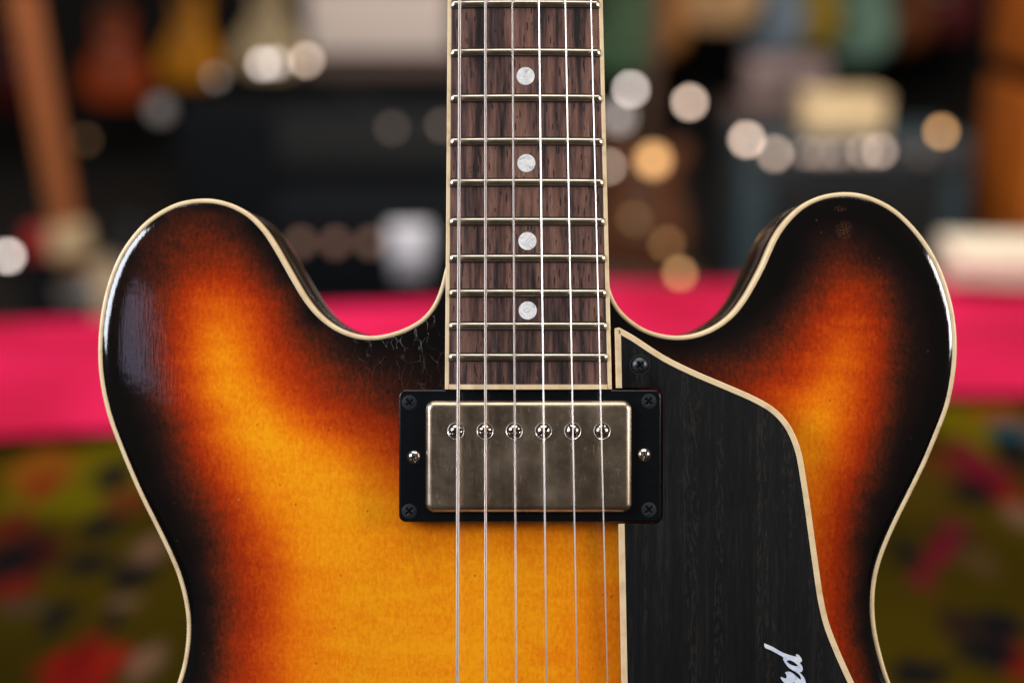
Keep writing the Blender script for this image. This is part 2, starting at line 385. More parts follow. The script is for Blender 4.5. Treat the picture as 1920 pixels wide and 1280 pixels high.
for k in range(260):                                         # the print goes on over the rest of the cloth
    x = RNG.uniform(-1.4, 1.5); y = RNG.uniform(-.5, 1.5)
    q = BG(960, 640, 1.0)
    rel = ROT.to_3x3().inverted() @ (Vector((x, y, TABLE))-CAM)
    if rel.z < 0:
        u = 960+rel.x/-rel.z*D/S; vv = 640-rel.y/-rel.z*D/S
        if -40 < u < 1960 and 700 < vv < 1310 and not (420 < u < 1560): continue
    rr = RNG.uniform(.02, .07)
    spots.append((x, y, rr, rr*RNG.uniform(.6, 1.5), [RED, CRM, DK, TAN, TEAL, OLV, GRN, ORG, DK][RNG.randint(9)], .4))
SP = spots
def floral(x, y):
    n = math.sin(x*9+1.3*math.sin(y*7))*math.sin(y*11+x*3)
    c = np.array((.056+.020*n, .038+.012*n, .0035)); 
    for sx, sy, rx, ry, col, soft in SP:
        dx = (x-sx)/rx; dy = (y-sy)/ry
        if abs(dx) > 1.5 or abs(dy) > 1.5: continue
        r = math.hypot(dx, dy)*(1+.13*math.sin(math.atan2(dy, dx)*5+sx*50))
        k = min(1, max(0, (1.15-r)/soft)); c = c*(1-k)+np.array(col)*k
    return c
fm = new_mat('floral printed cotton', rough=1.0, spec=.0); t = NT(fm)
at = t.n('ShaderNodeAttribute', attribute_name='print').outputs['Color']
wv = t.noise(t.coord(), 600, 3)
t.link(t.mix(1.0, at, t.ramp(wv, [(.3, g(.34)), (.7, g(.54))]), 'MULTIPLY'), 'Base Color'); t.bump(wv, .3, .0006)
def crease(a, b): return .004*math.sin(a*9+b*4)*math.sin(b*7-a*2)
B0 = -((A_l+A_r)/2-(B_l+B_r)/2).length
fc = cloth('floral_tablecloth', -.45, wid+.45, -2.0, -.02, TABLE-.002, 190, 150, lambda a, b: .004+crease(a, b)*.5, fm, .002, color=floral)
tag(fc, 'olive floral print tablecloth with red flowers spread under and behind the guitar', 'tablecloth')
pm = new_mat('pink felt cloth', (.80, .012, .085), .85); t = NT(pm)
pm.node_tree.nodes['Principled BSDF'].inputs['Specular IOR Level'].default_value = .1
pn = t.noise(t.coord(), 3.5, 3)
t.link(t.ramp(pn, [(.35, (.38, .006, .038)), (.65, (.62, .012, .085))]), 'Base Color')
# boundaries of the pink cloth in table coordinates
def ab(p): d = p-A_l; return d.dot(ux), d.dot(uy)
bl = ab(B_l)[1]; br = ab(B_r)[1]; al, ar = ab(B_l)[0], ab(B_r)[0]
pv = []; pf = []; NXp, NYp = 120, 50
for j in range(NYp+1):
    for i in range(NXp+1):
        a = -.5+(wid+1.0)*i/NXp
        b_near = bl+(br-bl)*(a-al)/(ar-al)+.012*math.sin(a*8)
        far = .00+.03*math.sin(a*3.1+.5)+(.05 if a > wid*.42 else 0)*min(1, max(0, (a-wid*.42)/.12))
        s_ = j/NYp
        b = b_near+(far-b_near)*min(1, s_/.9)
        z = TABLE+.016+(.013*math.sin(a*6+s_*3)+.007*math.sin(a*15-s_*5+1))*math.sin(s_*math.pi)+.010*s_
        if s_ > .9: k = (s_-.9)/.1; b = far+.02*math.sin(k*1.57); z = TABLE+.025-.22*k*k
        pv.append(tw(a, b, z))
for j in range(NYp):
    for i in range(NXp): q = j*(NXp+1)+i; pf.append((q, q+1, q+NXp+2, q+NXp+1))
me = bpy.data.meshes.new('pink_cloth'); me.from_pydata(pv, [], pf); me.shade_smooth(); me.materials.append(pm)
pc = bpy.data.objects.new('pink_cloth', me); COL.objects.link(pc)
so = pc.modifiers.new('thickness', 'SOLIDIFY'); so.thickness = .003; so.offset = -1
tag(pc, 'bright pink cloth laid along the far side of the table', 'cloth')

# ------------------------------------------------------------------ THE GUITAR
guitar = empty('electric_guitar', ROOT, (R(90-PITCH), 0, 0))
tag(guitar, 'sunburst semi-hollow electric guitar with cream binding, black pickguard and nickel pickup', 'guitar')
left = [(834.6, 503), (828, 531), (815, 566), (793, 595), (762, 614), (730, 625), (697, 630), (666, 626), (631, 612), (598, 586), (572, 553), (544, 505), (522, 466), (500, 432),
        (472.5, 403), (443, 385), (414, 375.4), (386, 372), (355, 374.4), (326, 382), (297, 397), (269, 418), (248, 441), (228, 469), (211, 504), (197, 547), (188, 592), (184, 635),
        (183.5, 670), (186, 706), (193, 747), (204, 788), (220, 831), (239, 878), (262, 930), (288, 982), (312, 1031), (332, 1078), (345, 1127), (350, 1170), (347.5, 1214), (337, 1265),
        (305, 1345), (235, 1460), (110, 1610), (-20, 1780), (-95, 1960), (-118, 2150), (-80, 2380), (40, 2600), (240, 2790), (560, 2930), (993, 2985)]
right = [(1143, 538), (1150, 559), (1163.5, 581), (1185, 601), (1210, 617), (1239, 626), (1268, 629.6), (1298, 626.7), (1328, 617), (1353.5, 602), (1375, 583), (1395, 556), (1410, 530), (1427, 497.5),
         (1452.5, 441), (1483, 401), (1514, 377), (1549, 364), (1588, 360), (1623, 365), (1656, 378), (1682, 394), (1707, 417), (1733, 448), (1756, 485), (1775, 531), (1788, 579), (1793.6, 621),
         (1794.5, 655), (1793, 685), (1788, 722), (1778.5, 764), (1760.5, 811), (1737, 867.5), (1711, 921), (1683, 977), (1660, 1029), (1646, 1073), (1640.5, 1111), (1640, 1149), (1645, 1191), (1655, 1233),
         (1670, 1280), (1710, 1370), (1790, 1490), (1910, 1640), (2020, 1790), (2085, 1960), (2105, 2150), (2066, 2380), (1946, 2600), (1746, 2790), (1426, 2930)]
out_px = [(900, 478), (846, 484)] + left + right[::-1] + [(1131, 500), (1060, 478)]
outline = catmull([P2(*q) for q in out_px], True, .0012)
outline = smooth_closed(outline, 3)
BW = .00155                      # width of the binding's face
# binding, rim, back
sweep('body_binding', outline, [(.0002, -.0060), (0, -.0056), (0, -.0004), (.0004, 0), (BW-.0002, 0), (BW, -.0002), (BW, -.004)], M['cream'], guitar, angle=60)
sweep('body_side', outline, [(BW, -.004), (.0003, -.0058), (.0003, -.0375), (BW, -.039)], M['side'], guitar, angle=60)
bb_m = m_plain('amber aged binding', (.30, .15, .06), .35, 0, .5, var=.4, scale=60)
sweep('back_binding', outline, [(BW, -.038), (.0001, -.0375), (.0001, -.0415), (.0006, -.042), (BW+.0005, -.042)], bb_m, guitar, angle=60)
bo = outline+normals_in(outline)*BW
bv = [(x, y, -.0418) for x, y in bo]; cdt = delaunay_2d_cdt([Vector(q) for q in bo], [], [list(range(len(bo)))], 1, 1e-6)
mesh('back', [(q.x, q.y, -.0418) for q in cdt[0]], cdt[2], M['side'], guitar)
# carved top: triangulate inside the binding, then relax a smooth arch over it
def dist_poly(q, poly):
    a = poly; b = np.roll(poly, -1, 0); ab_ = b-a; L2 = np.sum(ab_**2, 1); out = np.empty(len(q))
    for s0 in range(0, len(q), 1500):
        p = q[s0:s0+1500, None, :]; tt = np.clip(np.sum((p-a)*ab_, 2)/L2, 0, 1)
        out[s0:s0+1500] = np.sqrt(np.min(np.sum((a+tt[..., None]*ab_-p)**2, 2), 1))
    return out
def inside(q, poly):
    x, y = q[:, 0], q[:, 1]; r = np.zeros(len(q), bool); n = len(poly)
    for i in range(n):
        x1, y1 = poly[i]; x2, y2 = poly[(i+1) % n]
        if y1 == y2: continue
        c = ((y1 > y) != (y2 > y)) & (x < (x2-x1)*(y-y1)/(y2-y1)+x1); r ^= c
    return r
coarse = outline[::2]
edge0 = outline+normals_in(outline)*BW
pts = [edge0]
for d_, st in ((.0021, 1), (.0026, 1), (.0033, 1), (.0042, 1), (.0054, 2), (.0070, 2), (.0090, 2), (.0112, 2)):
    q = (outline+normals_in(outline)*d_)[::st]
    q = q[inside(q, coarse)]; dd = dist_poly(q, coarse); pts.append(q[(dd > d_*.96)])
gx, gy = np.meshgrid(np.arange(outline[:, 0].min(), outline[:, 0].max(), .0028), np.arange(outline[:, 1].min(), outline[:, 1].max(), .0028))
gq = np.stack([gx.ravel()+(np.arange(gx.size)//gx.shape[1] % 2)*.0014, gy.ravel()], 1)
gq = gq[inside(gq, coarse)]; gq = gq[dist_poly(gq, coarse) > .0130]
pts.append(gq)
allp = np.vstack(pts); nb = len(edge0)
cdt = delaunay_2d_cdt([Vector(map(float, q)) for q in allp], [], [list(range(nb))], 1, 1e-7)
V2 = np.array([(q.x, q.y) for q in cdt[0]]); F = np.array(cdt[2])
Dd = dist_poly(V2, outline)
def cotan_solve(V2, F, bd, L):
    n = len(V2); W = {}
    I = []; J = []; K = []; mass = np.zeros(n)
    for k in range(3):
        i, j, o = F[:, k], F[:, (k+1) % 3], F[:, (k+2) % 3]
        a = V2[i]-V2[o]; b = V2[j]-V2[o]; cr = np.abs(a[:, 0]*b[:, 1]-a[:, 1]*b[:, 0]); ct = np.sum(a*b, 1)/np.maximum(cr, 1e-14)
        ct = np.clip(ct, -4, 20)*.5; I.append(i); J.append(j); K.append(ct); np.add.at(mass, o, cr/6)
    I = np.concatenate(I); J = np.concatenate(J); K = np.concatenate(K)
    free = ~bd; diag = np.bincount(I, K, n)+np.bincount(J, K, n)+mass/L**2
    def Aop(x):
        return diag*x-np.bincount(I, K*x[J], n)-np.bincount(J, K*x[I], n)
    rhs = mass/L**2*free; x = np.zeros(n); r = (rhs-Aop(x))*free; Mi = 1/np.maximum(diag, 1e-12); z = Mi*r*free; p = z.copy(); rz = r@z
    for _ in range(500):
        Ap = Aop(p)*free; al_ = rz/max(p@Ap, 1e-30); x += al_*p; r -= al_*Ap
        if np.abs(r).max() < 1e-13: break
        z = Mi*r*free; rz2 = r@z; p = z+(rz2/rz)*p; rz = rz2
    return x
U = cotan_solve(V2, F, Dd < BW*1.02, .044)
ROLL = .0010
def rollf(d): return ROLL*np.clip((np.abs(V2[:, 0]-P2(992, 640)[0])-.050)/.045, 0, 1)*(1-np.exp(-np.maximum(0, d-BW)/.0022))
ARCH = .0098
Hh = -.0002+ARCH*U+rollf(Dd)
topo = bpy.data.meshes.new('top')
topo.from_pydata([(x, y, h) for (x, y), h in zip(V2.tolist(), Hh.tolist())], [], F.tolist()); topo.shade_smooth()
# how far the sprayed burst has gone from black (0) to amber (1)
rows = {400: ((300, .11), (386, .14), (450, .06)), 450: ((240, .10), (300, .16), (380, .22), (450, .14), (500, .02)), 500: ((230, .06), (300, .18), (380, .34), (430, .34), (480, .18), (520, .03)),
 560: ((210, .04), (260, .14), (320, .36), (370, .6), (420, .66), (470, .5), (520, .27), (560, .08)), 620: ((205, .02), (260, .12), (310, .36), (350, .62), (400, .85), (450, .75), (500, .45), (550, .24), (600, .1), (680, .02), (760, 0)),
 680: ((205, 0), (250, .05), (300, .3), (340, .55), (380, .8), (420, .97), (460, .8), (500, .56), (560, .38), (620, .22), (680, .09), (760, .05), (820, .02)),
 740: ((205, 0), (245, .02), (290, .2), (330, .45), (380, .75), (430, .97), (480, .9), (530, .62), (580, .46), (640, .36), (700, .24), (740, .15), (820, .05)),
 800: ((225, 0), (265, .02), (310, .18), (350, .42), (400, .75), (450, .97), (500, 1), (560, .8), (620, .62), (680, .5), (735, .40)),
 860: ((245, 0), (285, .02), (325, .15), (360, .36), (410, .65), (460, .9), (520, 1), (580, 1), (640, .88), (700, .74), (735, .62)),
 940: ((275, 0), (315, .02), (355, .15), (400, .38), (450, .62), (500, .9), (560, .95), (620, 1), (700, 1), (740, .88)),
 1020: ((318, 0), (355, .02), (392, .14), (430, .36), (480, .58), (520, .74), (560, .93), (640, .97), (740, .95), (900, .97), (1100, .95)),
 1120: ((352, 0), (385, .05), (415, .24), (450, .40), (500, .58), (550, .84), (620, .93), (740, .97), (900, 1), (1050, .97), (1150, .88)),
 1200: ((360, 0), (390, .05), (425, .33), (470, .48), (540, .8), (620, .95), (800, 1), (1000, 1), (1150, .88)), 1280: ((352, 0), (382, .06), (422, .33), (480, .55), (560, .85), (700, .97), (1000, 1), (1150, .9))}
rowsr = {430: ((1580, .04), (1500, 0), (1660, .0)), 480: ((1500, .0), (1580, .2), (1640, .08), (1700, 0)), 540: ((1470, 0), (1530, .18), (1590, .4), (1640, .3), (1700, .05), (1760, 0)),
 600: ((1400, 0), (1460, .1), (1520, .34), (1590, .56), (1640, .44), (1700, .1), (1760, 0)), 660: ((1300, .04), (1400, .12), (1460, .26), (1520, .5), (1590, .74), (1640, .5), (1700, .12), (1770, 0)),
 720: ((1380, .3), (1440, .42), (1500, .58), (1560, .82), (1600, .7), (1650, .38), (1700, .08), (1770, 0)), 790: ((1480, .8), (1500, .9), (1540, .97), (1590, .7), (1640, .38), (1690, .07), (1750, 0)),
 860: ((1520, .95), (1560, .8), (1600, .53), (1650, .18), (1690, .02)), 940: ((1530, .82), (1560, .65), (1600, .35), (1640, .06), (1680, 0)), 1020: ((1545, .65), (1580, .42), (1610, .16), (1640, .0)),
 1120: ((1560, .5), (1590, .3), (1610, .1), (1628, .0)), 1200: ((1585, .38), (1605, .18), (1632, .0)), 1270: ((1610, .3), (1650, 0)), 1000: ((1300, 1), (1200, 1)), 1281: ((1300, 1), (1450, .9)),
 1600: ((995, 1), (600, .95), (300, .45), (1390, .95), (1700, .45)), 2100: ((995, 1), (400, .9), (50, .25), (1590, .9), (1940, .25)), 2500: ((995, .95), (500, .6), (1490, .6)), 2750: ((995, .4),), 2880: ((995, .08),)}
cp = []; cv = []
for rr_ in (rows, rowsr):
    for y, rw in rr_.items():
        for x, v_ in rw: cp.append(P2(x, y, .006)); cv.append(v_)
for q in edge0[::14]: cp.append(tuple(q)); cv.append(-.04)
cp = np.array(cp); cv = np.array(cv)
A_ = np.linalg.norm(cp[:, None]-cp[None], axis=2); wgt = np.linalg.solve(A_+np.eye(len(cp))*(-.0006), cv)
T = np.concatenate([np.linalg.norm(V2[i:i+2000, None]-cp[None], axis=2)@wgt for i in range(0, len(V2), 2000)])
at = topo.attributes.new('burst', 'FLOAT', 'POINT'); at.data.foreach_set('value', (lambda q: (q+.045*np.sin(np.pi*np.clip(q/.62, 0, 1)))*.965)(np.clip(T, 0, 1.02)).astype(np.float32))
top = bpy.data.objects.new('top', topo); COL.objects.link(top); topo.materials.append(M['top']); top.parent = guitar
def top_h(x, y):
    i = np.argmin((V2[:, 0]-x)**2+(V2[:, 1]-y)**2); return Hh[i]

# ---- fingerboard: plane tipped by the neck angle, cylindrical crown
NA = .052; H0 = .0140
vend = P2(990.8, 729.7, H0)[1]
def fbh(y): return H0-NA*(y-vend)
def PF(px, py):                  # point on the fingerboard plane under a picture position
    h = H0
    for _ in range(6): h = fbh(P2(px, py, h)[1])
    return P(px, py, h)
cl0 = Vector(PF(990.8, 729.7)); cl1 = Vector(PF(984.8, 0))
fl0 = Vector(PF(833.8, 729.7)); fl1 = Vector(PF(839, 0)); fr0 = Vector(PF(1147.8, 729.7)); fr1 = Vector(PF(1130.6, 0))
def lerpy(p, q, y): return p.x+(q.x-p.x)*(y-p.y)/(q.y-p.y)
y22 = PF(990, 669.5)[1]; y13 = PF(985, 7.5)[1]; LS = (y13-y22)/(2**(-13/12)-2**(-22/12)); ynut = y22+LS*2**0-LS*2**(-22/12)
ynut = y22+LS*(1-2**(-22/12)); ybr = ynut-LS
RAD = .305
def crown(x, y): c = (lerpy(fl0, fl1, y)+lerpy(fr0, fr1, y))/2; return (x-c)**2/(2*RAD)
def edges(y, inset=0): return lerpy(fl0, fl1, y)+inset, lerpy(fr0, fr1, y)-inset
def fb_slab(name, y0, y1, i0, i1, zt, zb, mat, parent, ny=1, nx=14, bev=.0002):
    """slab across the board between fractions/insets given as functions of y"""
    v = []; f = []
    for j in range(ny+1):
        y = y0+(y1-y0)*j/ny; xa, xb = i0(y), i1(y)
        xs = [xa]+[xa+bev+(xb-xa-2*bev)*k/nx for k in range(nx+1)]+[xb]
        for k, x in enumerate(xs): v.append((x, y, fbh(y)-crown(x, y)+zt-(bev if k in (0, len(xs)-1) else 0)))
        v.append((xb, y, fbh(y)-crown(xb, y)+zb)); v.append((xa, y, fbh(y)-crown(xa, y)+zb))
    m_ = nx+5
    for j in range(ny):
        for k in range(m_): f.append((j*m_+k, j*m_+(k+1) % m_, (j+1)*m_+(k+1) % m_, (j+1)*m_+k))
    f.append(tuple(range(m_))); f.append(tuple(range(ny*m_, (ny+1)*m_)))
    return mesh(name, v, f, mat, parent, True, 40)
bwid = (PF(842, 720)[0]-PF(833.8, 720)[0]); yin = PF(990, 720.5)[1]
fbd = fb_slab('fingerboard', yin, ynut, lambda y: edges(y, bwid)[0], lambda y: edges(y, bwid)[1], 0, -.005, M['rose'], guitar, 12)
for o_ in (fb_slab('binding', vend, ynut, lambda y: edges(y)[0], lambda y: edges(y, bwid)[0]-.00002, .00006, -.005, M['cream'], fbd, 12, 2, .0003),
           fb_slab('binding', vend, ynut, lambda y: edges(y, bwid)[1]+.00002, lambda y: edges(y)[1], .00006, -.005, M['cream'], fbd, 12, 2, .0003),
           fb_slab('binding', vend, yin-.00002, lambda y: edges(y, bwid)[0]+.00002, lambda y: edges(y, bwid)[1]-.00002, .00005, -.005, M['cream'], fbd, 1, 14, .0001)): pass
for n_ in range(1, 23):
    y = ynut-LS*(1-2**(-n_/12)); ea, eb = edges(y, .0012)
    xs = [ea, ea+.0009, ea+.0012, ea+.0016]+[ea+.0016+(eb-ea-.0032)*k/10 for k in range(1, 10)]+[eb-.0016, eb-.0012, eb-.0009, eb]
    v = []; f = []; hw = .00122; hh = .00115; nseg = 9
    for i, x in enumerate(xs):
        e = min(i, len(xs)-1-i); sc = (0.22, .97, 1, 1)[min(e, 3)]; sw = 1.0
        for k in range(nseg+1):
            a = math.pi*k/nseg; v.append((x, y-hw*sw*math.cos(a), fbh(y)-crown(x, y)+.00012*0+max(-.0002, hh*sc*math.sin(a)**.8 if 0 < k < nseg else -.0002)))
    m_ = nseg+1
    for i in range(len(xs)-1):
        for k in range(nseg): f.append((i*m_+k, i*m_+k+1, (i+1)*m_+k+1, (i+1)*m_+k))
    f.append(tuple(range(m_))); f.append(tuple(range((len(xs)-1)*m_, len(xs)*m_)))
    mesh('fret', v, f, M['fret'], fbd, True, 35)
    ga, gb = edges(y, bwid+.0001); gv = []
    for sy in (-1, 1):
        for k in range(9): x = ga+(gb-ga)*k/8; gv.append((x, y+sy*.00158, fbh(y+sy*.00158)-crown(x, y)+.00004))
    mesh('fret_shade_line', gv, [(k, k+1, k+10, k+9) for k in range(8)], M['hole'], fbd)  # contact shade along both sides of the fret, put in as a dark strip
def inlay(x, y, z):
    m_ = MB().lathe([(.0030, -.0005), (.00303, .00003), (.00298, .00008), (.0015, .00009)], (0, 0, 0), n=36)
    m_.v = [(x+p[0], y+p[1], fbh(y+p[1])-crown(x+p[0], y+p[1])+p[2]) for p in m_.v]
    m_.build('inlay', M['pearl'], fbd)
dots = [((985.5, 143), 15), ((987, 306), 17), ((989, 452), 19), ((989.5, 582), 21)]
for (px, py), n_ in dots:
    c = PF(px, py); inlay(*c)
for n_ in (3, 5, 7, 9, 12):
    y = ynut-LS*(1-(2**(-n_/12)+2**(-(n_-1)/12))/2); x = sum(edges(y))/2
    for dx in ((0,) if n_ != 12 else (-.009, .009)): inlay(x+dx, y, fbh(y))
# neck under the board
v = []; f = []; NS = 14; ys = [vend+.0008, vend+.03, PF(990, 520)[1], PF(990, 470)[1], PF(990, 380)[1]]+[PF(990, 380)[1]+(ynut-PF(990, 380)[1])*k/8 for k in range(1, 9)]
for y in ys:
    a, b = edges(y, .0006); c = (a+b)/2; z0 = fbh(y)-.0056; dep = .017 if y > PF(990, 430)[1] else (.034 if y > PF(990, 500)[1] else .012)
    for k in range(NS+1):
        q = math.pi*k/NS; v.append((c+(b-a)/2*math.cos(q), y, z0-dep*math.sin(q)**.75))
for i in range(len(ys)-1):
    for k in range(NS): f.append((i*(NS+1)+k, i*(NS+1)+k+1, (i+1)*(NS+1)+k+1, (i+1)*(NS+1)+k))
    f.append((i*(NS+1), i*(NS+1)+NS, (i+1)*(NS+1)+NS, (i+1)*(NS+1)))
f.append(tuple(range(NS+1))); f.append(tuple(range((len(ys)-1)*(NS+1), len(ys)*(NS+1))))
mesh('neck', v, f, M['neck'], guitar)
a, b = edges(ynut); cx = (a+b)/2; zn = fbh(ynut)
MB().box((cx, ynut+.0025, zn-.0005), (b-a, .005, .0065), .0006).build('nut', M['cream'], guitar)
hp = [(cx-.021, ynut+.005), (cx-.033, ynut+.04), (cx-.037, ynut+.13), (cx-.040, ynut+.185), (cx-.015, ynut+.178), (cx, ynut+.172), (cx+.015, ynut+.178), (cx+.040, ynut+.185), (cx+.037, ynut+.13), (cx+.033, ynut+.04), (cx+.021, ynut+.005)]
hs = plate('headstock', hp, zn-.019, zn-.0045, .001, M['black'], guitar)
# ---- strings
SX = [(862, 857, .00117), (910, 910.5, .00091), (960.6, 968, .00066), (1010.5, 1025, .00054), (1060, 1082.5, .00046), (1108, 1139, .00040)]
sh_end = H0+.00115+.0022; slope = .054
for i, (xt, xb, dia) in enumerate(SX):
    def hs_(py):
        h = sh_end
        for _ in range(5): h = sh_end-slope*(P2(990, py, h)[1]-vend)
        return h
    pa = Vector(P(xt, 0, hs_(0))); pb = Vector(P(xb, 1280, hs_(1280)))
    dirv = (pa-pb)/(pa.y-pb.y); q0 = pb+dirv*(ybr-pb.y); q1 = pb+dirv*(ynut-pb.y)
    py_ = (ynut+.03+.028*(i if i < 3 else 5-i)); sgn_ = -1 if i < 3 else 1
    tailp = Vector((q0.x*1.0+.0, ybr-.045, q0.z-.010))
    MB().tube([tailp, q0, q0+(q1-q0)*.33, q0+(q1-q0)*.66, q1, Vector((cx+sgn_*.022, py_, zn+.004))], dia/2, 12).build('string', M['wound'] if i < 3 else M['plain_string'], guitar)
    MB().lathe([(.003, 0), (.003, .006), (.0022, .0085), (.003, .0105), (.001, .011)], (cx+sgn_*.024, py_, zn-.005), n=16).build('tuner_post', M['chrome'], hs)
    if i == 0: zbr = q0.z; xbr0 = q0.x
    if i == 5: xbr1 = q0.x
br = MB().box(((xbr0+xbr1)/2, ybr, zbr-.006), (.072, .010, .0095), .001).build('bridge', M['chrome'], guitar)
MB().lathe([(.0035, 0), (.0035, zbr-.012)], ((xbr0+xbr1)/2-.037, ybr, 0.0), n=16).build('post', M['chrome'], br)
MB().lathe([(.0035, 0), (.0035, zbr-.012)], ((xbr0+xbr1)/2+.037, ybr, 0.0), n=16).build('post', M['chrome'], br)
MB().box(((xbr0+xbr1)/2, ybr-.05, zbr-.012), (.095, .014, .010), .003).build('tailpiece', M['chrome'], guitar)

# ---- pickup ring, cover, screws
HR = .0125; HC = .0152
x0, y1 = P2(747.7, 730.5, HR); x1, y0 = P2(1239.7, 978.5, HR)
ring = plate('pickup_ring', rrect(x0, y0, x1, y1, .0024), .002, HR, .0007, M['black'], guitar, 4)
x0, y1 = P2(798, 751, HC-.0014); x1, y0 = P2(1184.5, 960.5, HC-.0014)
# cover with six countersunk holes: ring of bright rim around each pole
cov = plate('cover', rrect(x0, y0, x1, y1, .0030, 10), .003, HC, .0024, M['nickel'], ring, 10, 60)
def head(name, c, r, dome, slot, depth, cross, ang, mat, parent, n=44, skirt=.0012, edge=.0002):
    v = []; f = []; idx = {}
    rings = 16; seg = 56
    v.append((0, 0))
    for i in range(1, rings+1):
        for k in range(seg): a = 2*math.pi*k/seg; v.append((r*i/rings*math.cos(a), r*i/rings*math.sin(a)))
    ca, sa = math.cos(ang), math.sin(ang)
    def z(x, y):
        rr = math.hypot(x, y)/r; zz = dome*(1-rr*rr)**.5*1.0 if rr < 1 else 0
        zz = dome*max(0, 1-rr**2.6)
        u = x*ca+y*sa; w_ = -x*sa+y*ca
        def cut(w0): return min(1, max(0, (slot/2*1.25-abs(w0))/(slot*.22)))
        if cross:
            k = max(cut(w_)*(abs(u) < r*cross), cut(u)*(abs(w_) < r*cross))
            zz -= depth*k*(1-.5*max(abs(u), abs(w_))/(r*cross))
        else: zz = zz*(1-cut(w_))+min(zz, dome-depth)*cut(w_)
        return zz
    V = [(c[0]+x, c[1]+y, c[2]+z(x, y)) for x, y in v]
    for k in range(seg): f.append((0, 1+k, 1+(k+1) % seg))
    for i in range(rings-1):
        for k in range(seg): a = 1+i*seg; f.append((a+k, a+seg+k, a+seg+(k+1) % seg, a+(k+1) % seg))
    a = 1+(rings-1)*seg; b0 = len(V)
    for k in range(seg): q = v[a+k]; V.append((c[0]+q[0], c[1]+q[1], c[2]-skirt))
    for k in range(seg): f.append((a+k, b0+k, b0+(k+1) % seg, a+(k+1) % seg))
    f.append(tuple(b0+k for k in range(seg)))
    return mesh(name, V, f, mat, parent, True, 50)
for i, (px, ang) in enumerate(((855, 14), (909.6, -4), (964.4, 6), (1019, 38), (1073.8, -58), (1129, 76))):
    c = P(px, 808, HC)
    MB().lathe([(.00250, -.0001), (.00253, .00012), (.00268, .00024), (.00286, .00018), (.00296, -.0002)], c, n=40).build('pole_rim', M['rim'], cov)
    MB().lathe([(.00256, -.0002), (.00256, .00002)], c, n=40).build('pole_recess', M['hole'], cov)
    head('pole_screw', (c[0], c[1], c[2]+.00004), .00218, .0010, .00072, .0011, 0, R(ang), M['pole'], cov)
for i, (px, py) in enumerate(((767.5, 754.5), (1216.7, 752), (767.5, 958), (1216.7, 955))):
    head('mounting_screw', P(px, py, HR+.00002), .00250, .00028, .00062, .0009, .62, R((38, 50, 42, 40)[i]), M['blackscrew'], ring)
for px, py, an in ((776.3, 856, 20), (1208, 852, 55)):
    c = P(px, py, HR)
    MB().lathe([(.0023, -.0002), (.0023, .00003)], c, n=28).build('screw_hole', M['hole'], ring)
    head('height_screw', (c[0], c[1], c[2]+.00005), .00195, .0009, .00055, .0010, .7, R(an), M['chrome'], ring)
# ---- pickguard
HG0, HG = .0100, .0122
rx0, ry1 = P2(747.7, 730.5, HR); rx1, ry0 = P2(1239.7, 978.5, HR); gap = .0006
curve = [(1153, 614), (1161, 614.5), (1189, 630), (1226, 654.5), (1258, 673.5), (1306, 696.5), (1359, 719), (1412, 742), (1449, 763), (1473, 786), (1489, 812), (1502, 847), (1510.5, 893), (1518.5, 945), (1527, 1007),
         (1535, 1064.6), (1543.6, 1122), (1554, 1167), (1570, 1210), (1591, 1258), (1613, 1305), (1650, 1390), (1680, 1480), (1670, 1560), (1610, 1620), (1500, 1650), (1400, 1670)]
cg = catmull([P2(*q, HG) for q in curve[1:]], False, .0015)
cg = np.vstack([[P2(1153.5, 616, HG)], cg])
lft = lambda py: 1153.5+(py-614)*.0192
tl = P2(lft(1660), 1660, HG)
vtx_low = P2(lft(978), 978, HG)
gp = [tuple(q) for q in cg]+[tl, (vtx_low[0], ry0-gap)]
gp += [(rx1+gap-.0024, ry0-gap)]+[(rx1+gap-.003+.003*math.cos(a), ry0-gap+.003+.003*math.sin(a)) for a in np.linspace(-math.pi/2, 0, 6)]
gp += [(rx1+gap-.003+.003*math.cos(a), ry1+gap-.003+.003*math.sin(a)) for a in np.linspace(0, math.pi/2, 6)]
gp += [(P2(lft(725), 725, HG)[0], ry1+gap)]
gp = np.array(gp); keep = [i for i in range(len(gp)) if np.linalg.norm(gp[i]-gp[i-1]) > 1e-5]; gp = gp[keep]
guard = plate('pickguard', gp, HG0, HG, .0003, M['ebony'], guitar, 2)
sg = 1 if area2(gp) > 0 else -1
WB = .00195
prof = [(-.0001, HG0-.0001), (-.0001, HG-.0002), (.0002, HG+.00016), (WB-.0002, HG+.00016), (WB, HG-.0001)]
stA = np.vstack([[(gp[-1][0]+.0, ry1+gap)], cg, [tl]])
sweep('binding', stA, prof, M['cream'], guard, closed=False, sgn=sg)
sweep('binding', np.array([tl, (vtx_low[0], ry0-gap)])+np.array([0, 0]), prof, M['cream'], guard, closed=False, sgn=sg)
c = P(1199.7, 684, HG)
MB().lathe([(.0034, -.0002), (.0034, .00006), (.0031, .00012), (.0029, -.0001)], c, n=36).build('washer', M['blackscrew'], guard)
head('guard_screw', (c[0], c[1], c[2]+.0001), .0026, .0012, .0006, .0013, .55, R(35), M['blackscrew'], guard)
# supports between guard and top
for px, py in ((1199.7, 684), (1560, 1400)):
    c = P(px, py, HG0); MB().lathe([(.003, top_h(c[0], c[1])-.0005-0), (.003, HG0)], (c[0], c[1], 0), n=16).build('spacer', M['hole'], guard)
